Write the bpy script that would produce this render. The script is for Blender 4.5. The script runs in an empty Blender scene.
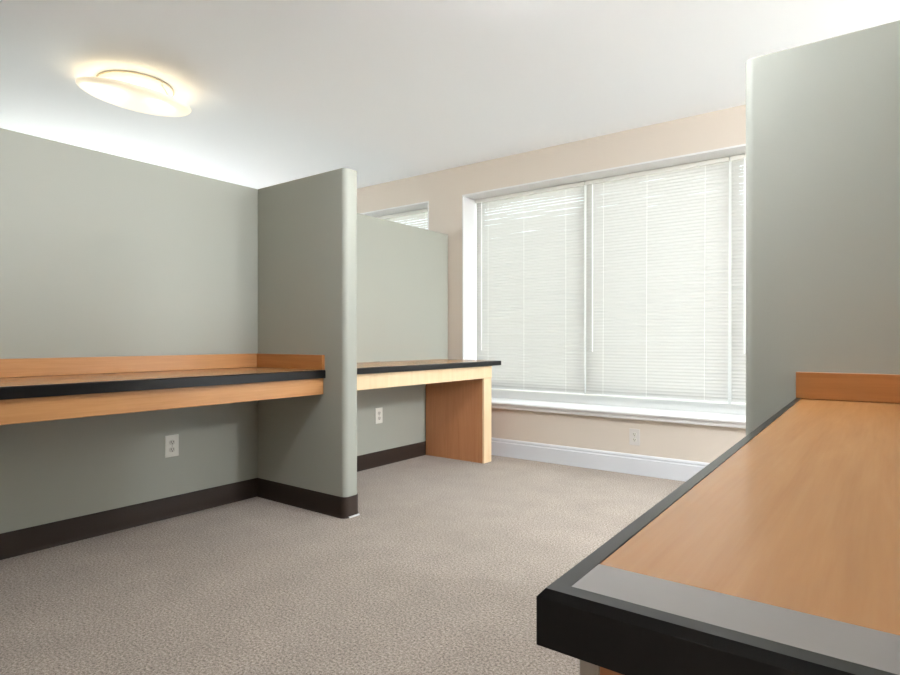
import bpy, bmesh, math, random
from mathutils import Vector, Matrix
random.seed(7)
S = bpy.context.scene
COL = S.collection

# ------------------------------------------------------------------ materials
def mat(name, color, rough=0.6, spec=0.5, metal=0.0):
    m = bpy.data.materials.new(name); m.use_nodes = True
    b = m.node_tree.nodes['Principled BSDF']
    b.inputs['Base Color'].default_value = (*color, 1)
    b.inputs['Roughness'].default_value = rough
    b.inputs['Specular IOR Level'].default_value = spec
    b.inputs['Metallic'].default_value = metal
    return m

def srgb(r, g, b):
    f = lambda c: (c/255/12.92) if c/255 <= .04045 else ((c/255+.055)/1.055)**2.4
    return (f(r), f(g), f(b))

def painted(name, color, rough=0.7, var=0.03, bump=0.04, scale=180):
    """roller-painted plaster: faint colour drift and orange-peel bump"""
    m = mat(name, color, rough, 0.35); nt = m.node_tree; N = nt.nodes; L = nt.links
    b = N['Principled BSDF']
    tc = N.new('ShaderNodeTexCoord')
    n1 = N.new('ShaderNodeTexNoise'); n1.inputs['Scale'].default_value = 1.4; n1.inputs['Detail'].default_value = 3
    L.new(tc.outputs['Object'], n1.inputs['Vector'])
    mx = N.new('ShaderNodeMix'); mx.data_type = 'RGBA'
    mx.inputs[6].default_value = (*[c*(1-var) for c in color], 1)
    mx.inputs[7].default_value = (*[min(1, c*(1+var)) for c in color], 1)
    L.new(n1.outputs['Fac'], mx.inputs[0]); L.new(mx.outputs[2], b.inputs['Base Color'])
    n2 = N.new('ShaderNodeTexNoise'); n2.inputs['Scale'].default_value = scale; n2.inputs['Detail'].default_value = 2
    L.new(tc.outputs['Object'], n2.inputs['Vector'])
    bp = N.new('ShaderNodeBump'); bp.inputs['Strength'].default_value = bump; bp.inputs['Distance'].default_value = 0.002
    L.new(n2.outputs['Fac'], bp.inputs['Height']); L.new(bp.outputs['Normal'], b.inputs['Normal'])
    return m

def wood(name, dark, light, grain_axis, rough=0.3, coat=0.0, spec=0.5):
    """maple: stretched noise along the grain"""
    m = mat(name, light, rough, spec); nt = m.node_tree; N = nt.nodes; L = nt.links
    b = N['Principled BSDF']; b.inputs['Coat Weight'].default_value = coat; b.inputs['Coat Roughness'].default_value = 0.12
    tc = N.new('ShaderNodeTexCoord'); mp = N.new('ShaderNodeMapping')
    sc = [14.0, 14.0, 14.0]; sc[grain_axis] = 0.9
    mp.inputs['Scale'].default_value = sc
    L.new(tc.outputs['Object'], mp.inputs['Vector'])
    n = N.new('ShaderNodeTexNoise'); n.inputs['Scale'].default_value = 2.2; n.inputs['Detail'].default_value = 6
    n.inputs['Roughness'].default_value = 0.6; n.inputs['Distortion'].default_value = 0.5
    L.new(mp.outputs['Vector'], n.inputs['Vector'])
    mp2 = N.new('ShaderNodeMapping'); sc2 = [160.0]*3; sc2[grain_axis] = 6.0
    mp2.inputs['Scale'].default_value = sc2; L.new(tc.outputs['Object'], mp2.inputs['Vector'])
    n2 = N.new('ShaderNodeTexNoise'); n2.inputs['Scale'].default_value = 1.0; n2.inputs['Detail'].default_value = 2
    L.new(mp2.outputs['Vector'], n2.inputs['Vector'])
    a = N.new('ShaderNodeMath'); a.operation = 'MULTIPLY_ADD'; a.inputs[1].default_value = 0.75
    m2 = N.new('ShaderNodeMath'); m2.operation = 'MULTIPLY'; m2.inputs[1].default_value = 0.25
    L.new(n2.outputs['Fac'], m2.inputs[0]); L.new(n.outputs['Fac'], a.inputs[0]); L.new(m2.outputs[0], a.inputs[2])
    cr = N.new('ShaderNodeValToRGB')
    cr.color_ramp.elements[0].position = 0.3; cr.color_ramp.elements[0].color = (*dark, 1)
    cr.color_ramp.elements[1].position = 0.72; cr.color_ramp.elements[1].color = (*light, 1)
    L.new(a.outputs[0], cr.inputs['Fac']); L.new(cr.outputs['Color'], b.inputs['Base Color'])
    return m

def carpet_mat():
    m = mat('carpet', (.3, .25, .21), 1.0, 0.05); nt = m.node_tree; N = nt.nodes; L = nt.links
    b = N['Principled BSDF']; b.inputs['Sheen Weight'].default_value = 0.15
    tc = N.new('ShaderNodeTexCoord')
    n = N.new('ShaderNodeTexNoise'); n.inputs['Scale'].default_value = 125; n.inputs['Detail'].default_value = 4; n.inputs['Roughness'].default_value = .85
    L.new(tc.outputs['Object'], n.inputs['Vector'])
    cr = N.new('ShaderNodeValToRGB'); e = cr.color_ramp.elements
    e[0].position = .36; e[0].color = (*srgb(98, 86, 77), 1)
    e[1].position = .66; e[1].color = (*srgb(203, 190, 178), 1)
    L.new(n.outputs['Fac'], cr.inputs['Fac'])
    n2 = N.new('ShaderNodeTexNoise'); n2.inputs['Scale'].default_value = 5.5; n2.inputs['Detail'].default_value = 5
    L.new(tc.outputs['Object'], n2.inputs['Vector'])
    mr = N.new('ShaderNodeMapRange'); mr.inputs[1].default_value = .3; mr.inputs[2].default_value = .7
    mr.inputs[3].default_value = .92; mr.inputs[4].default_value = 1.05
    L.new(n2.outputs['Fac'], mr.inputs[0])
    mx = N.new('ShaderNodeMix'); mx.data_type = 'RGBA'; mx.blend_type = 'MULTIPLY'; mx.inputs[0].default_value = 1
    L.new(cr.outputs['Color'], mx.inputs[6]); L.new(mr.outputs[0], mx.inputs[7])
    L.new(mx.outputs[2], b.inputs['Base Color'])
    bp = N.new('ShaderNodeBump'); bp.inputs['Strength'].default_value = .6; bp.inputs['Distance'].default_value = .006
    L.new(n.outputs['Fac'], bp.inputs['Height']); L.new(bp.outputs['Normal'], b.inputs['Normal'])
    return m

def slat_mat():
    m = bpy.data.materials.new('white_blind_vinyl'); m.use_nodes = True
    nt = m.node_tree; N = nt.nodes; L = nt.links; N.remove(N['Principled BSDF'])
    out = [x for x in N if x.type == 'OUTPUT_MATERIAL'][0]
    d = N.new('ShaderNodeBsdfDiffuse'); d.inputs['Color'].default_value = (.55, .54, .515, 1)
    t = N.new('ShaderNodeBsdfTranslucent'); t.inputs['Color'].default_value = (.41, .405, .385, 1)
    g = N.new('ShaderNodeBsdfGlossy'); g.inputs['Roughness'].default_value = .35
    m1 = N.new('ShaderNodeMixShader'); m1.inputs[0].default_value = SLAT_TRANS
    L.new(d.outputs[0], m1.inputs[1]); L.new(t.outputs[0], m1.inputs[2])
    m2 = N.new('ShaderNodeMixShader'); m2.inputs[0].default_value = .04
    L.new(m1.outputs[0], m2.inputs[1]); L.new(g.outputs[0], m2.inputs[2])
    L.new(m2.outputs[0], out.inputs['Surface'])
    return m

def glass_mat():
    m = bpy.data.materials.new('window_glass'); m.use_nodes = True
    nt = m.node_tree; N = nt.nodes; L = nt.links; N.remove(N['Principled BSDF'])
    out = [x for x in N if x.type == 'OUTPUT_MATERIAL'][0]
    t = N.new('ShaderNodeBsdfTransparent'); t.inputs['Color'].default_value = (.93, .96, .95, 1)
    g = N.new('ShaderNodeBsdfGlossy'); g.inputs['Roughness'].default_value = .02
    mx = N.new('ShaderNodeMixShader'); mx.inputs[0].default_value = .05
    L.new(t.outputs[0], mx.inputs[1]); L.new(g.outputs[0], mx.inputs[2]); L.new(mx.outputs[0], out.inputs['Surface'])
    return m

def lamp_mat(strength, col):
    m = bpy.data.materials.new('lit_frosted_glass'); m.use_nodes = True
    b = m.node_tree.nodes['Principled BSDF']
    b.inputs['Base Color'].default_value = (.9, .87, .8, 1); b.inputs['Roughness'].default_value = .3
    b.inputs['Emission Color'].default_value = (*col, 1); b.inputs['Emission Strength'].default_value = strength
    return m

SLAT_TRANS = .2
M_GREEN = painted('sage_grey_paint', srgb(163, 165, 155), .55, .015, .05)
M_BEIGE = painted('beige_wall_paint', srgb(210, 200, 188), .7, .015, .05)
M_CEIL = painted('white_ceiling_paint', srgb(245, 249, 254), .85, .01, .03)
M_SKIRT = painted('cool_white_baseboard_paint', srgb(214, 217, 222), .45, .005, .01)
M_WHITE = painted('white_trim_paint', srgb(224, 224, 224), .4, .005, .01)
M_CARPET = carpet_mat()
M_VINYL = mat('dark_brown_vinyl', srgb(50, 40, 34), .5, .15)
M_WOOD_Y = wood('honey_maple', srgb(176, 123, 74), srgb(197, 146, 97), 1, .34)
M_WOOD_X = wood('honey_maple_cross_grain', srgb(160, 104, 56), srgb(182, 124, 70), 0, .35)
M_WOOD_Z = wood('maple_panel', srgb(172, 114, 74), srgb(192, 136, 94), 2, .4)
M_TOP = wood('glossy_maple_laminate', srgb(165, 115, 68), srgb(179, 129, 81), 1, .27, .0)
M_LIT_WOOD = wood('window_lit_maple', srgb(222, 192, 150), srgb(234, 208, 172), 2, .4)  # the desk maple with window brightness put into its colour
M_BLACK = mat('black_laminate_edging', srgb(15, 14, 14), .28, .35)
M_STRIP = mat('charcoal_laminate_strip', srgb(140, 134, 130), .3, .5)
M_GREYSTRIP = mat('light_grey_edging', srgb(178, 172, 164), .5)
M_DARK = mat('dark_slot', srgb(40, 28, 18), .7)
M_PLATE = mat('white_outlet_plastic', srgb(226, 225, 216), .35)
M_PLATE2 = mat('grey_outlet_plastic', srgb(206, 202, 198), .4)
M_SOCKET = mat('ivory_socket_face', srgb(206, 204, 194), .35)
M_SCREW = mat('screw_metal', srgb(170, 168, 160), .35, .5, 1)
M_SLAT = slat_mat()
M_RAIL = mat('white_blind_rail', srgb(238, 238, 232), .4)
M_CORD = mat('white_cord', srgb(236, 236, 230), .6)
M_WAND = bpy.data.materials.new('clear_acrylic_wand'); M_WAND.use_nodes = True
_b = M_WAND.node_tree.nodes['Principled BSDF']
_b.inputs['Base Color'].default_value = (.95, .95, .93, 1); _b.inputs['Roughness'].default_value = .2
_b.inputs['Subsurface Weight'].default_value = 0.0
M_FRAME = mat('white_window_vinyl', srgb(220, 221, 220), .4)
M_GLASS = glass_mat()
M_SHADE = lamp_mat(.5, srgb(255, 232, 190))
M_FILL_SHADE = lamp_mat(33, srgb(246, 250, 255))
M_FILL_GLOBE3 = lamp_mat(62, srgb(246, 250, 255))
M_FILL_GLOBE2 = lamp_mat(310, srgb(250, 252, 255))
M_FILL_GLOBE = lamp_mat(380, srgb(250, 252, 255))
M_BRASS = mat('brushed_nickel', srgb(190, 182, 165), .3, .5, 1)

# ------------------------------------------------------------------ mesh helpers
def link(name, bm, m, parent=None, bevel=0.0, seg=2, smooth=True):
    bmesh.ops.recalc_face_normals(bm, faces=bm.faces)
    me = bpy.data.meshes.new(name); bm.to_mesh(me); bm.free()
    o = bpy.data.objects.new(name, me); COL.objects.link(o)
    for mm in (m if isinstance(m, (list, tuple)) else [m]): me.materials.append(mm)
    if parent is not None:
        o.parent = parent
        o.matrix_parent_inverse = Matrix.Translation(-Vector(parent.location))
    if bevel:
        md = o.modifiers.new('bevel', 'BEVEL'); md.width = bevel; md.segments = seg; md.limit_method = 'ANGLE'; md.angle_limit = math.radians(40)
        md.harden_normals = False
    if smooth:
        for p in me.polygons: p.use_smooth = True
        try: me.set_sharp_from_angle(angle=math.radians(35))
        except Exception: pass
    return o

def box(bm, x0, x1, y0, y1, z0, z1):
    vs = [bm.verts.new(p) for p in ((x0,y0,z0),(x1,y0,z0),(x1,y1,z0),(x0,y1,z0),(x0,y0,z1),(x1,y0,z1),(x1,y1,z1),(x0,y1,z1))]
    for f in ((0,3,2,1),(4,5,6,7),(0,1,5,4),(1,2,6,5),(2,3,7,6),(3,0,4,7)):
        bm.faces.new([vs[i] for i in f])

def prism(bm, poly, z0, z1):
    lo = [bm.verts.new((x, y, z0)) for x, y in poly]; hi = [bm.verts.new((x, y, z1)) for x, y in poly]
    n = len(poly)
    bm.faces.new(lo[::-1]); bm.faces.new(hi)
    for i in range(n): bm.faces.new((lo[i], lo[(i+1) % n], hi[(i+1) % n], hi[i]))

def sweep(bm, path, prof, closed=False):
    """profile (list of (out, z)) swept along an xy path; 'out' is to the left of travel"""
    n = len(path); rings = []
    for i, (x, y) in enumerate(path):
        a = Vector(path[i-1]) if (i > 0 or closed) else None
        b = Vector(path[(i+1) % n]) if (i < n-1 or closed) else None
        p = Vector((x, y))
        d1 = (p-a).normalized() if a is not None else None
        d2 = (b-p).normalized() if b is not None else None
        if d1 is None: d1 = d2
        if d2 is None: d2 = d1
        n1 = Vector((-d1.y, d1.x)); n2 = Vector((-d2.y, d2.x))
        nn = (n1+n2); nn.normalize(); k = 1/max(.3, nn.dot(n1))
        rings.append([bm.verts.new((x+nn.x*o*k, y+nn.y*o*k, z)) for o, z in prof])
    m = len(prof)
    for i in range(n-1 if not closed else n):
        r, s = rings[i], rings[(i+1) % n]
        for j in range(m):
            bm.faces.new((r[j], s[j], s[(j+1) % m], r[(j+1) % m]))
    if not closed:
        bm.faces.new(rings[0]); bm.faces.new(rings[-1][::-1])

def tube(bm, pts, r, seg=8):
    rings = []
    for i, p in enumerate(pts):
        p = Vector(p); d = (Vector(pts[min(i+1, len(pts)-1)])-Vector(pts[max(i-1, 0)])).normalized()
        u = d.orthogonal().normalized(); v = d.cross(u)
        if i and rings:
            u = (ul-d*ul.dot(d)).normalized(); v = d.cross(u)
        ul = u
        rings.append([bm.verts.new(p+(u*math.cos(t)+v*math.sin(t))*r) for t in [2*math.pi*k/seg for k in range(seg)]])
    for a, b in zip(rings, rings[1:]):
        for k in range(seg): bm.faces.new((a[k], a[(k+1) % seg], b[(k+1) % seg], b[k]))
    bm.faces.new(rings[0][::-1]); bm.faces.new(rings[-1])

def lathe(bm, prof, c, seg=64):
    rings = []
    for r, z in prof:
        if r < 1e-6: rings.append([bm.verts.new((c[0], c[1], c[2]+z))])
        else: rings.append([bm.verts.new((c[0]+r*math.cos(2*math.pi*k/seg), c[1]+r*math.sin(2*math.pi*k/seg), c[2]+z)) for k in range(seg)])
    for a, b in zip(rings, rings[1:]):
        for k in range(seg):
            k2 = (k+1) % seg
            if len(a) == 1: bm.faces.new((a[0], b[k2], b[k]))
            elif len(b) == 1: bm.faces.new((a[k], a[k2], b[0]))
            else: bm.faces.new((a[k], a[k2], b[k2], b[k]))

def part(name, m, parent, *boxes, bevel=0.0, seg=2):
    bm = bmesh.new()
    for b in boxes: box(bm, *b)
    return link(name, bm, m, parent, bevel, seg)

def thing(name, label, cat, loc, group=None):
    o = bpy.data.objects.new(name, None); COL.objects.link(o); o.location = loc
    o.empty_display_size = .1
    o['label'] = label; o['category'] = cat
    if group: o['group'] = group
    return o

def structure(name, bm, m, parent=None, bevel=0.0):
    o = link(name, bm, m, parent, bevel)
    if parent is None: o['kind'] = 'structure'
    return o

# ------------------------------------------------------------------ dimensions
XW, XE = -5.7, 2.9          # room west / east
YS_, WALL = -5.0, 4.14      # room south / window wall face
CEIL = 2.45
XL = -3.09                  # face of the long left partition
YW = 2.181                  # near face of the left wing
PH = 1.87                   # partition height
HEAD, SILL = 2.20, 0.445
W1 = (-2.955, 0.24); W2 = (-4.74, -3.325); W3 = (.9, 2.6)
WT = .30                    # wall thickness

# ------------------------------------------------------------------ room shell
bm = bmesh.new(); box(bm, XW-.1, XE+.1, YS_-.1, WALL+WT, -.12, 0); structure('floor', bm, M_CARPET)
bm = bmesh.new(); box(bm, XW-.1, XE+.1, YS_-.1, WALL+WT, CEIL, CEIL+.12); structure('ceiling', bm, M_CEIL)
W5 = (1.4, 2.4)
bm = bmesh.new()
for a in ((YS_-.1, W5[0], 0, CEIL), (W5[1], WALL+WT, 0, CEIL), (W5[0], W5[1], 0, SILL), (W5[0], W5[1], HEAD, CEIL)): box(bm, XW-.1, XW, *a)
structure('wall_left', bm, M_BEIGE)
W4 = (2.0, 3.9)
bm = bmesh.new()
for a in ((YS_-.1, W4[0], 0, CEIL), (W4[1], WALL+WT, 0, CEIL), (W4[0], W4[1], 0, SILL), (W4[0], W4[1], HEAD, CEIL)): box(bm, XE, XE+WT, *a)
structure('wall_right', bm, M_BEIGE)
bm = bmesh.new(); box(bm, XW, XE, YS_-.1, YS_, 0, CEIL); structure('wall_front', bm, M_BEIGE)
bm = bmesh.new()
ops = sorted([W1, W2, W3])
x = XW
for a, b in ops:
    box(bm, x, a, WALL, WALL+WT, 0, CEIL)
    box(bm, a, b, WALL, WALL+WT, HEAD, CEIL)
    box(bm, a, b, WALL, WALL+WT, 0, SILL-.055)
    x = b
box(bm, x, XE, WALL, WALL+WT, 0, CEIL)
structure('wall_back', bm, M_BEIGE)

# white linings of the openings (head and side returns) and stools
def lining(name, a, b):
    bm = bmesh.new(); t = .012
    box(bm, a, a+t, WALL-.003, WALL+.22, SILL, HEAD)
    box(bm, b-t, b, WALL-.003, WALL+.22, SILL, HEAD)
    box(bm, a, b, WALL-.003, WALL+.22, HEAD-t, HEAD)
    structure(name, bm, M_WHITE)
lining('trim_1', *W1); lining('trim_2', *W2); lining('trim_3', *W3)
def stool(name, a, b):
    bm = bmesh.new()
    prof = [(WALL+WT, SILL-.055), (WALL-.035, SILL-.055), (WALL-.04, SILL-.05), (WALL-.04, SILL-.028),
            (WALL-.055, SILL-.022), (WALL-.06, SILL-.012), (WALL-.055, SILL-.003), (WALL-.048, SILL), (WALL+WT, SILL)]
    lo = [bm.verts.new((a, y, z)) for y, z in prof]; hi = [bm.verts.new((b, y, z)) for y, z in prof]
    bm.faces.new(lo); bm.faces.new(hi[::-1]); n = len(prof)
    for i in range(n): bm.faces.new((lo[i], hi[i], hi[(i+1) % n], lo[(i+1) % n]))
    structure(name, bm, M_WHITE)
stool('trim_4', W1[0]-.03, W1[1]+.03); stool('trim_5', W2[0]-.03, W2[1]+.03); stool('trim_6', W3[0]-.03, W3[1]+.03)

def skirting(name, path, h=.14, d=.022):
    bm = bmesh.new()
    prof = [(0, 0), (d, 0), (d, h-.030), (d-.006, h-.024), (d-.004, h-.012), (d-.010, h-.002), (d-.016, h), (0, h)]
    sweep(bm, path, prof); structure(name, bm, M_SKIRT)
skirting('baseboard_back', [(XE, WALL), (XW, WALL)])
skirting('baseboard_left', [(XW, WALL), (XW, YS_)])
skirting('baseboard_right', [(XE, YS_), (XE, WALL)])
skirting('baseboard_front', [(XW, YS_), (XE, YS_)])

# windows: vinyl frame (outer frame, mullions) and one pane per light
def window(name, a, b, mulls, y=WALL+.225):
    bm = bmesh.new(); f = .045; d = .06
    box(bm, a, a+f, y, y+d, SILL, HEAD); box(bm, b-f, b, y, y+d, SILL, HEAD)
    box(bm, a+f, b-f, y, y+d, HEAD-f, HEAD); box(bm, a+f, b-f, y, y+d, SILL, SILL+.105)
    for mx in mulls: box(bm, mx-.035, mx+.035, y, y+d, SILL+.105, HEAD-f)
    o = structure(name, bm, M_FRAME, None, .003)
    xs = [a+f]+[v for mx in mulls for v in (mx-.035, mx+.035)]+[b-f]
    for i in range(0, len(xs), 2):
        part('window_pane', M_GLASS, o, (xs[i]-.008, xs[i+1]+.008, y+.025, y+.031, SILL+.098, HEAD-f+.008))
    return o
window('window_1', *W1, (-1.905, -.862))
window('window_2', *W2, ())
window('added_window_3', *W3, (1.75,))  # unseen window, added for more daylight from the right
bm = bmesh.new()
for a in ((W4[0], W4[0]+.05, SILL, HEAD), (W4[1]-.05, W4[1], SILL, HEAD), (2.92, 2.98, SILL+.05, HEAD-.05), (W4[0]+.05, W4[1]-.05, SILL, SILL+.05), (W4[0]+.05, W4[1]-.05, HEAD-.05, HEAD)):
    box(bm, XE+.2, XE+.26, *a)
w4 = structure('added_window_4', bm, M_FRAME)  # unseen window, added to light the room from the right side
for a, b in ((W4[0]+.04, 2.93), (2.97, W4[1]-.04)):
    part('window_pane', M_GLASS, w4, (XE+.225, XE+.231, a, b, SILL+.04, HEAD-.04))

bm = bmesh.new()
for a in ((W5[0], W5[0]+.05, SILL, HEAD), (W5[1]-.05, W5[1], SILL, HEAD), (1.87, 1.93, SILL+.05, HEAD-.05), (W5[0]+.05, W5[1]-.05, SILL, SILL+.05), (W5[0]+.05, W5[1]-.05, HEAD-.05, HEAD)):
    box(bm, XW-.08, XW-.02, *a)
w5 = structure('added_window_5', bm, M_FRAME)  # unseen window, added to brighten the ceiling at left
for a, b in ((W5[0]+.04, 1.88), (1.92, W5[1]-.04)):
    part('window_pane', M_GLASS, w5, (XW-.055, XW-.049, a, b, SILL+.04, HEAD-.04))

# ------------------------------------------------------------------ blinds
BY = WALL+.182            # centre plane of the slats
def blind(x0, x1, z_bot, label, loc_z=HEAD, tilt=67, slant=0.0, wand_x=None, cords=(), group='mini blinds', droop=0):
    root = thing('window_blind', label, 'window blind', ((x0+x1)/2, BY, HEAD-.014), group)
    top = HEAD-.0155
    bm = bmesh.new()                                   # U-shaped steel headrail with rolled lips
    box(bm, x0, x1, BY-.0135, BY-.0125, top-.026, top); box(bm, x0, x1, BY+.0125, BY+.0135, top-.026, top)
    box(bm, x0, x1, BY-.0135, BY+.0135, top-.026, top-.025)
    box(bm, x0, x0+.001, BY-.0135, BY+.0135, top-.026, top); box(bm, x1-.001, x1, BY-.0135, BY+.0135, top-.026, top)
    box(bm, x0, x1, BY-.0155, BY-.0125, top-.003, top)
    box(bm, x0, x1, BY-.0155, BY-.0125, top-.027, top-.023)
    link('headrail', bm, M_RAIL, root)
    pitch = .0235; w = .0280
    z = top-.036; bm = bmesh.new(); k = 0
    while z > z_bot+.022:
        t = math.radians(tilt+random.uniform(-1.6, 1.6)); sag = random.uniform(-.0006, .0006)
        rows = []
        nx = 7
        for i in range(nx):
            u = i/(nx-1); xx = x0+.004+(x1-x0-.008)*u
            zz = z+sag*math.sin(u*math.pi*3)
            row = []
            for s in (-.5, -.17, .17, .5):
                crown = .0040*(1-(2*s)**2)
                yy = math.cos(t)*s*w+math.sin(t)*crown      # room-side edge hangs low
                z2 = math.sin(t)*s*w-math.cos(t)*crown
                row.append(bm.verts.new((xx+slant*(HEAD-zz), BY+yy, zz+z2)))
            rows.append(row)
        for a, b in zip(rows, rows[1:]):
            for j in range(3): bm.faces.new((a[j], b[j], b[j+1], a[j+1]))
        z -= pitch; k += 1
    link('slats', bm, M_SLAT, root)
    zr = z+pitch-.022
    dx = slant*(HEAD-zr)
    part('bottom_rail', M_RAIL, root, (x0+.003+dx, x1-.003+dx, BY-.011, BY+.011, zr-.011, zr), bevel=.003)
    for cx in cords:
        bm = bmesh.new()
        tube(bm, [(cx, BY-.0135, top-.026), (cx+dx, BY-.0135, zr-.004)], .0011, 5)
        tube(bm, [(cx+.004, BY+.0135, top-.026), (cx+.004+dx, BY+.0135, zr-.004)], .0011, 5)
        link('ladder_cord', bm, M_CORD, root)
    if wand_x is not None:
        bm = bmesh.new(); tube(bm, [(wand_x, BY-.022, top-.030), (wand_x, BY-.024, .86)], .0048, 6)
        tube(bm, [(wand_x, BY-.014, top-.018), (wand_x, BY-.022, top-.022), (wand_x, BY-.022, top-.034)], .0022, 6)
        link('tilt_wand', bm, M_WAND, root)
    return root
blind(-2.936, -1.911, .505, 'left white mini blind of the wide window, beside the white window jamb', tilt=68,
      wand_x=-2.862, cords=(-2.80, -2.445, -2.065), group=None)
blind(-1.900, -.869, .512, 'middle white mini blind of the wide window, with clear tilt wand', tilt=70, slant=-.004,
      wand_x=-1.837, cords=(-1.75, -1.42, -1.02), group=None)
blind(-.861, .225, .512, 'white mini blind at the right of the wide window, mostly behind the grey partition', tilt=67,
      wand_x=-.772, cords=(-.70, -.32, .06), group=None)
blind(-4.72, -3.345, .51, 'white mini blind of the far left window, only its top showing above the long partition', tilt=67,
      wand_x=-4.64, cords=(-4.5, -4.05, -3.5), group=None)

# ------------------------------------------------------------------ partitions
def arc(cx, cy, r, a0, a1, n=8):
    return [(cx+r*math.cos(math.radians(a0+(a1-a0)*i/n)), cy+r*math.sin(math.radians(a0+(a1-a0)*i/n))) for i in range(n+1)]

def partition(label, poly, skirt_paths, loc):
    root = thing('partition_wall', label, 'partition', loc)
    bm = bmesh.new(); prism(bm, poly, 0, PH); link('partition_panel', bm, M_GREEN, root, .004, 2)
    for pth in skirt_paths:
        bm = bmesh.new()
        sweep(bm, pth, [(0, 0.0), (.013, 0.0), (.008, .008), (.006, .02), (.006, .108), (.004, .111), (0, .111)])
        link('vinyl_baseboard', bm, M_VINYL, root)
    return root
R = .03
# long partition on the left (runs towards the window wall, rounded end)
XB = XL-.105
poly = [(XL, -.9)]+arc(XL-R, 4.132-R, R, 0, 90)+arc(XB+R, 4.132-R, R, 90, 180)+[(XB, -.9)]
rear_skirt = [(XL-R*.3, 4.132-R*.3+.0)]
skA = [(XL, YW), (XL, -.9)]
skB = ([(XB+R, 4.132)]+arc(XL-R, 4.132-R, R, 90, 0)+[(XL, YW+.105)])
lp = partition('long sage grey partition behind the two left desks, reaching to the window wall', poly, [[(p[0], p[1]) for p in skA][::-1][::-1], skB], (XL-.05, 1.6, 0))
# its wing
YWB = YW+.105
XWE = -2.323
poly = [(XL+.0005, YW)]+arc(XWE-R, YW+R, R, -90, 0)+arc(XWE-R, YWB-R, R, 0, 90)+[(XL+.0005, YWB)]
sk = [(XL, YWB)]+arc(XWE-R, YWB-R, R, 90, 0)+arc(XWE-R, YW+R, R, 0, -90)+[(XL+.006, YW)]
lw = partition('narrow sage grey partition wing between the two left desks, with a rounded end', poly, [sk], (-2.7, YW+.05, 0))
part('exposed_strip', M_WHITE, lw, (XWE+.004, XWE+.016, YW+.02, YWB-.012, 0.0, .007))
# unseen near wing, added to keep light out of the left bay
YN0 = .25; YN1 = .355
poly = [(XL+.0005, YN0)]+arc(XWE-R, YN0+R, R, -90, 0)+arc(XWE-R, YN1-R, R, 0, 90)+[(XL+.0005, YN1)]
sk = [(XL, YN1)]+arc(XWE-R, YN1-R, R, 90, 0)+arc(XWE-R, YN0+R, R, 0, -90)+[(XL+.006, YN0)]
partition('added sage grey partition wing at the near end of the long left desk, outside the photo', poly, [sk], (-2.7, YN0+.05, 0))
# right wing with the matching long partition behind the near desk
YR = 2.13; XRE = -.384; XRB = .40
poly = [(XRB-.0005, YR+.105)]+arc(XRE+R, YR+.105-R, R, 90, 180)+arc(XRE+R, YR+R, R, 180, 270)+[(XRB-.0005, YR)]
sk = [(XRB-.006, YR)]+arc(XRE+R, YR+R, R, 270, 180)+arc(XRE+R, YR+.105-R, R, 180, 90)+[(XRB, YR+.105)]
rw = partition('sage grey partition rising behind the near desk at right, in front of the window', poly, [sk], (0, YR+.05, 0))
YRN = .36
poly = [(XRB, YRN), (XRB+.105, YRN)]+arc(XRB+.105-R, YR+.105-R, R, 0, 90)+[(XRB, YR+.105)]
sk1 = [(XRB, YRN), (XRB, YR)]
rl = partition('long partition along the back edge of the near right desk', poly, [sk1], (XRB+.05, 1.3, 0))

# ------------------------------------------------------------------ desks
def slot(parent, x0, x1, y0, y1, z):
    bm = bmesh.new()
    n = 10; cy = (y0+y1)/2; ry = (y1-y0)/2
    pts = [(x0+(x1-x0)*math.sin(math.pi*i/n), cy-ry*math.cos(math.pi*i/n)) for i in range(n+1)]
    prism(bm, pts, z-.002, z+.0015); link('cable_slot', bm, M_DARK, parent)

def edge_profile(z1, t):
    return [(0, z1-t), (.020, z1-t), (.020, z1-.004), (.016, z1+.0006), (0, z1+.0006)]

# near-left desk
ZT = .786
d = thing('built_in_desk', 'long left built-in wood desk with black edge, wood backsplash and deep apron', 'desk', (XL+.3, 1.2, 0))
XF = -2.475; YN = .356
part('worktop', M_TOP, d, (XL, XF-.020, YN, YW, ZT-.044, ZT), bevel=.0006, seg=1)
bm = bmesh.new(); sweep(bm, [(XF-.020, YW-.001), (XF-.020, YN)], edge_profile(ZT, .044)); link('edge_band', bm, M_BLACK, d)
part('backsplash', M_WOOD_Y, d, (XL+.0005, XL+.020, YN+.001, YW, ZT+.0012, ZT+.082), bevel=.0012)
part('side_splash', M_WOOD_X, d, (XL+.0205, -2.482, YW-.020, YW-.0005, ZT+.0012, ZT+.082), bevel=.0012)
part('apron', M_WOOD_Y, d, (-2.515, -2.492, YN+.001, YW-.001, .652, ZT-.0445), bevel=.002)
slot(d, XL+.0203, XL+.036, 1.288, 1.358, ZT)

# rear desk by the window
d = thing('built_in_desk', 'rear built-in wood desk by the window, with a wide wooden end panel', 'desk', (XL+.3, 3.2, 0))
Y0, Y1 = YWB, 4.0
part('worktop', M_TOP, d, (XL, XF-.020, Y0, Y1-.020, ZT-.036, ZT), bevel=.0006, seg=1)
bm = bmesh.new(); sweep(bm, [(XL, Y1-.020), (XF-.020, Y1-.020), (XF-.020, Y0+.001)], edge_profile(ZT, .036)); link('edge_band', bm, M_BLACK, d)
part('apron', M_LIT_WOOD, d, (-2.517, -2.495, Y0+.001, 3.895, .655, ZT-.0365), bevel=.002)
part('end_panel', M_WOOD_Z, d, (XL+.0135, -2.5175, 3.79, 3.895, 0, ZT-.0365), bevel=.001)
part('front_edging', M_LIT_WOOD, d, (-2.5172, -2.500, 3.79, 3.895, 0, .6545), bevel=.0015)  # front face of the panel, daylight painted into its tone
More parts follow.
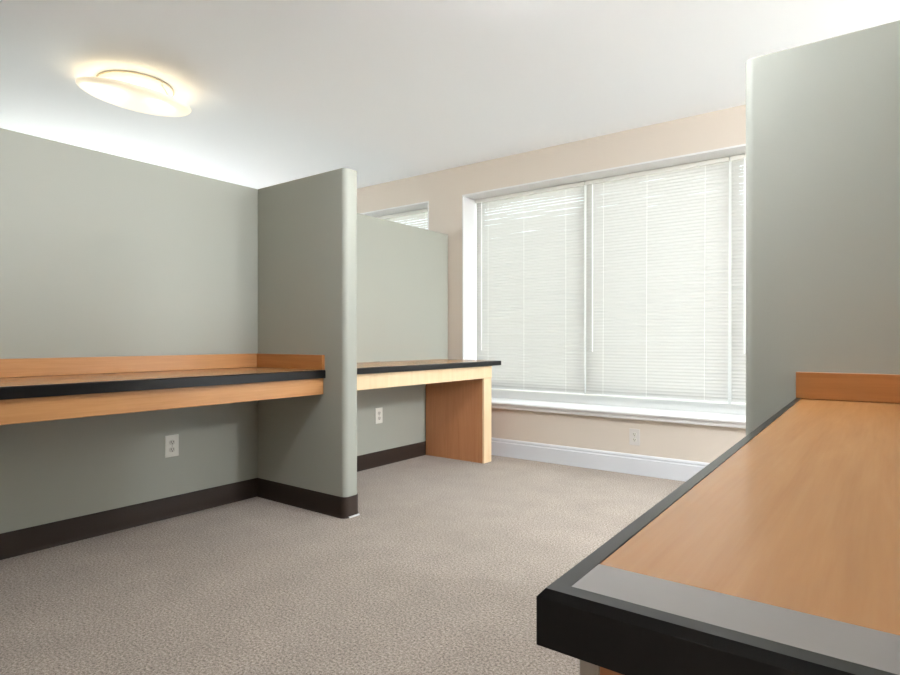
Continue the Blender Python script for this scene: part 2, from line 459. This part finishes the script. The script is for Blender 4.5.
slot(d, XL+.0005, XL+.020, 3.19, 3.25, ZT)

# near desk on the right, camera stands over its end
ZR = .768
d = thing('built_in_desk', 'near right built-in desk with glossy wood top and black edge, cut off by the photo', 'desk', (.1, 1.2, 0))
xn, xf = -.207, -.240; yn = .382; e = .0185
poly = [(xn+e, yn+.019), (XRB-.001, yn+.019), (XRB-.001, YR), (xf+e, YR)]
bm = bmesh.new(); prism(bm, poly, ZR-.040, ZR); link('worktop', bm, M_TOP, d, .0006, 1)
bm = bmesh.new()
prof = [(0, ZR-.040), (e, ZR-.040), (e, ZR-.005), (e-.005, ZR+.0008), (0, ZR+.0008)]
sweep(bm, [(xf+e, YR-.001), (xn+e, yn+.019), (XRB-.001, yn+.019)][::-1], prof)
link('edge_band', bm, M_BLACK, d)
bm = bmesh.new()
prism(bm, [(xn+e+.0006, yn+.0195), (XRB-.001, yn+.0195), (XRB-.001, yn+.073), (xn+e+.0006-.001, yn+.073)], ZR-.001, ZR+.0007)
link('end_strip', bm, M_STRIP, d)
part('backsplash', M_WOOD_X, d, (-.2345, XRB-.0215, YR-.020, YR-.0005, ZR+.0015, ZR+.083), bevel=.0015)
part('side_splash', M_WOOD_Y, d, (XRB-.021, XRB-.001, yn+.1, YR-.0205, ZR+.0015, ZR+.083), bevel=.0015)
part('apron', M_WOOD_Y, d, (-.195, -.172, yn+.135, YR-.001, .634, ZR-.0405), bevel=.002)
part('end_panel', M_WOOD_Z, d, (-.179, XRB-.0135, yn+.050, yn+.133, 0, ZR-.0405), bevel=.001)
part('front_edging', M_GREYSTRIP, d, (-.196, -.1795, yn+.050, yn+.133, 0, ZR-.0405), bevel=.0015)

# ------------------------------------------------------------------ wall outlets
def outlet(label, c, nrm, pm=None, w=.075, h=.117):
    """c: centre on the wall face; nrm: 'x' faces +X, 'y' faces -Y"""
    root = thing('wall_outlet', label, 'outlet', c, None)
    def place(bm):
        # local: u right, v up, n out of wall (built as x=u, y=-n, z=v facing -Y)
        m = Matrix.Rotation(math.radians(90), 4, 'Z') if nrm == 'x' else Matrix.Identity(4)
        bmesh.ops.transform(bm, matrix=Matrix.Translation(c) @ m, verts=bm.verts)
    bm = bmesh.new(); box(bm, -w/2, w/2, -.005, .0, -h/2, h/2); place(bm); pl = link('cover_plate', bm, pm or M_PLATE, root, .0022, 2)
    for s in (1, -1):
        bm = bmesh.new()
        cz = s*.0195
        pts = [(.0165*math.cos(t), .0142*math.sin(t)) for t in [2*math.pi*i/28 for i in range(28)]]
        pts = [(max(-.0145, min(.0145, px)), py) for px, py in pts]
        lo = [bm.verts.new((px, -.0049, cz+py)) for px, py in pts]; hi = [bm.verts.new((px*.96, -.0072, cz+py*.96)) for px, py in pts]
        bm.faces.new(lo); bm.faces.new(hi[::-1])
        for i in range(28): bm.faces.new((lo[i], lo[(i+1) % 28], hi[(i+1) % 28], hi[i]))
        place(bm); so = link('socket', bm, M_SOCKET, root)
        bm = bmesh.new()
        box(bm, -.0075, -.0050, -.0078, -.0070, cz-.002, cz+.008); box(bm, .0050, .0072, -.0078, -.0070, cz-.001, cz+.007)
        pts = [(.0028*math.cos(t), cz-.0075+.0028*math.sin(t)) for t in [2*math.pi*i/12 for i in range(12)]]
        lo = [bm.verts.new((px, -.0070, pz)) for px, pz in pts]; hi = [bm.verts.new((px, -.0078, pz)) for px, pz in pts]
        bm.faces.new(lo); bm.faces.new(hi[::-1])
        for i in range(12): bm.faces.new((lo[i], lo[(i+1) % 12], hi[(i+1) % 12], hi[i]))
        place(bm); link('slots', bm, M_DARK, root)
    bm = bmesh.new()
    pts = [(.003*math.cos(t), .003*math.sin(t)) for t in [2*math.pi*i/12 for i in range(12)]]
    lo = [bm.verts.new((px, -.0049, pz)) for px, pz in pts]; hi = [bm.verts.new((px, -.0062, pz)) for px, pz in pts]
    bm.faces.new(lo); bm.faces.new(hi[::-1])
    for i in range(12): bm.faces.new((lo[i], lo[(i+1) % 12], hi[(i+1) % 12], hi[i]))
    place(bm); link('screw', bm, M_SCREW, root)
outlet('white duplex outlet on the grey partition under the long left desk', (XL, 1.645, .382), 'x')
outlet('white duplex outlet on the grey partition under the rear desk', (XL, 3.245, .38), 'x')
outlet('pale grey duplex outlet on the beige wall below the window sill', (-1.452, WALL, .262), 'y', M_PLATE2)

# ------------------------------------------------------------------ ceiling lights
def ceiling_light(x, y, label, r=.30, rim=.07, tilt=(0, 0), shade=None, glow=55):
    """pan on the ceiling, bulb, and a shallow glass saucer hung below it (tilt leans the saucer)"""
    root = thing('ceiling_light', label, 'ceiling light', (x, y, CEIL))
    c = (x, y, CEIL)
    bm = bmesh.new(); lathe(bm, [(0, -.001), (.19, -.001), (.200, -.005), (.200, -.014), (.192, -.019), (0, -.019)], c); link('ceiling_pan', bm, M_WHITE, root)
    bm = bmesh.new(); lathe(bm, [(.2005, -.004), (.204, -.004), (.2045, -.012), (.2005, -.013)], c); link('pan_rim', bm, M_BRASS, root)
    bm = bmesh.new(); lathe(bm, [(0, -.018), (.018, -.019), (.016, -.052), (0, -.054)], c, 20); link('bulb_socket', bm, M_WHITE, root)
    bm = bmesh.new(); lathe(bm, [(0, -.050)]+[(.026*math.sin(math.pi*i/10), -.074+.024*math.cos(math.pi*i/10)) for i in range(1, 10)]+[(0, -.098)], c, 20)
    link('bulb', bm, lamp_mat(glow, srgb(255, 232, 196)), root)
    bm = bmesh.new()
    outer = [(0, -.052)]+[(r*math.sin(math.radians(a)), -.052*math.cos(math.radians(a))) for a in (8, 16, 24, 33, 42, 51, 60, 69, 77, 84)]+[(r, -.001), (r+.001, .002), (r-.003, .004)]
    inner = [(rr*.98, z+.005) for rr, z in reversed(outer[1:-3])]+[(0, -.047)]
    lathe(bm, outer+inner, (0, 0, 0))
    n = Vector((tilt[0], tilt[1], 1)).normalized()
    m = Matrix.Translation((x, y, CEIL-rim)) @ Vector((0, 0, 1)).rotation_difference(n).to_matrix().to_4x4()
    bmesh.ops.transform(bm, matrix=m, verts=bm.verts)
    link('glass_shade', bm, shade or M_SHADE, root)
    for k in range(3):
        t = math.radians(20+120*k)
        q = m @ Vector((.262*math.cos(t), .262*math.sin(t), -.018))
        bm = bmesh.new(); tube(bm, [(x+.185*math.cos(t), y+.185*math.sin(t), CEIL-.016), tuple(q)], .003, 6)
        link('shade_clip', bm, M_BRASS, root)
    return root
ceiling_light(-3.562, 1.68, 'glowing shallow glass bowl light on the ceiling beyond the left partition', tilt=(.167, .03))
ceiling_light(-.95, 1.64, 'added brighter glass bowl ceiling light over the aisle between the desks', shade=M_FILL_SHADE, glow=20)  # unseen lamp, added to lift the aisle floor and left partition
def pendant(x, y, label, gm, z=2.31, r=.125):
    root = thing('added_pendant_light', label, 'added pendant light', (x, y, CEIL)); c = (x, y, CEIL)
    bm = bmesh.new(); lathe(bm, [(0, -.001), (.062, -.001), (.062, -.012), (.045, -.022), (0, -.024)], c, 32); link('canopy', bm, M_BRASS, root)
    bm = bmesh.new(); tube(bm, [(x, y, CEIL-.022), (x, y, z+r-.006)], .007, 10); link('stem', bm, M_BRASS, root)
    bm = bmesh.new(); lathe(bm, [(0, z+r-CEIL)]+[(r*math.sin(math.pi*i/20), z-CEIL+r*math.cos(math.pi*i/20)) for i in range(1, 20)]+[(0, z-r-CEIL)], c, 32)
    link('globe_shade', bm, gm, root)
pendant(2.1, 2.0, 'unseen bright white globe pendant hanging beyond the right hand partition', M_FILL_GLOBE)  # unseen lamp read from the wing's shadow edge; globe form made up
pendant(-5.6, 2.9, 'added soft white globe pendant hanging low beyond the long left partition', M_FILL_GLOBE3, z=1.35)  # unseen globe put in to brighten the left ceiling
pendant(2.6, 3.1, 'added white globe pendant hanging near the window beyond the right hand partition', M_FILL_GLOBE2)  # unseen globe put in for more light in the rear bay
ceiling_light(-1.3, -2.0, 'added glass bowl ceiling light behind the camera')  # unseen lamp, added as fill from behind

# ------------------------------------------------------------------ outside
bm = bmesh.new(); box(bm, -30, 30, -20, 40, -1.3, -1.2); o = structure('ground_outside', bm, painted('pale_paving', srgb(196, 192, 184), .9, .08, .1, 20))

# ------------------------------------------------------------------ daylight
w = bpy.data.worlds.new('overcast_sky'); S.world = w; w.use_nodes = True
nt = w.node_tree; bg = nt.nodes['Background']
tc = nt.nodes.new('ShaderNodeTexCoord'); sep = nt.nodes.new('ShaderNodeSeparateXYZ'); cr = nt.nodes.new('ShaderNodeValToRGB')
nt.links.new(tc.outputs['Generated'], sep.inputs[0]); nt.links.new(sep.outputs['Z'], cr.inputs['Fac'])
cr.color_ramp.elements[0].color = (.76, .86, 1.0, 1); cr.color_ramp.elements[1].color = (.93, .97, 1, 1)
nt.links.new(cr.outputs['Color'], bg.inputs['Color'])
bg.inputs['Strength'].default_value = 5.5

sun = bpy.data.lights.new('sun', 'SUN'); sun.energy = 85; sun.angle = math.radians(.6); sun.color = (.97, .98, 1)
so = bpy.data.objects.new('sun', sun); COL.objects.link(so); so.location = (-8, -10, 14)
so.rotation_euler = Vector((0, .5, -.86)).to_track_quat('-Z', 'Y').to_euler()

# ------------------------------------------------------------------ camera
cam = bpy.data.cameras.new('camera'); co = bpy.data.objects.new('camera', cam); COL.objects.link(co)
F = 590.0
cam.sensor_width = 36; cam.sensor_fit = 'HORIZONTAL'; cam.lens = F*36/900
cam.shift_y = 2.5/900
yaw = math.atan(440/F)
co.location = (0, 0, .95); co.rotation_euler = (math.radians(90), 0, yaw)
cam.clip_start = .02
S.camera = co

S.view_settings.view_transform = 'Standard'; S.view_settings.look = 'None'
S.view_settings.exposure = 0.21; S.view_settings.gamma = 1.0
S.view_settings.use_curve_mapping = False
S.cycles.use_denoising = True; S.cycles.adaptive_threshold = .004
S.cycles.max_bounces = 14; S.cycles.diffuse_bounces = 8; S.cycles.transparent_max_bounces = 16
S.cycles.sample_clamp_indirect = 8
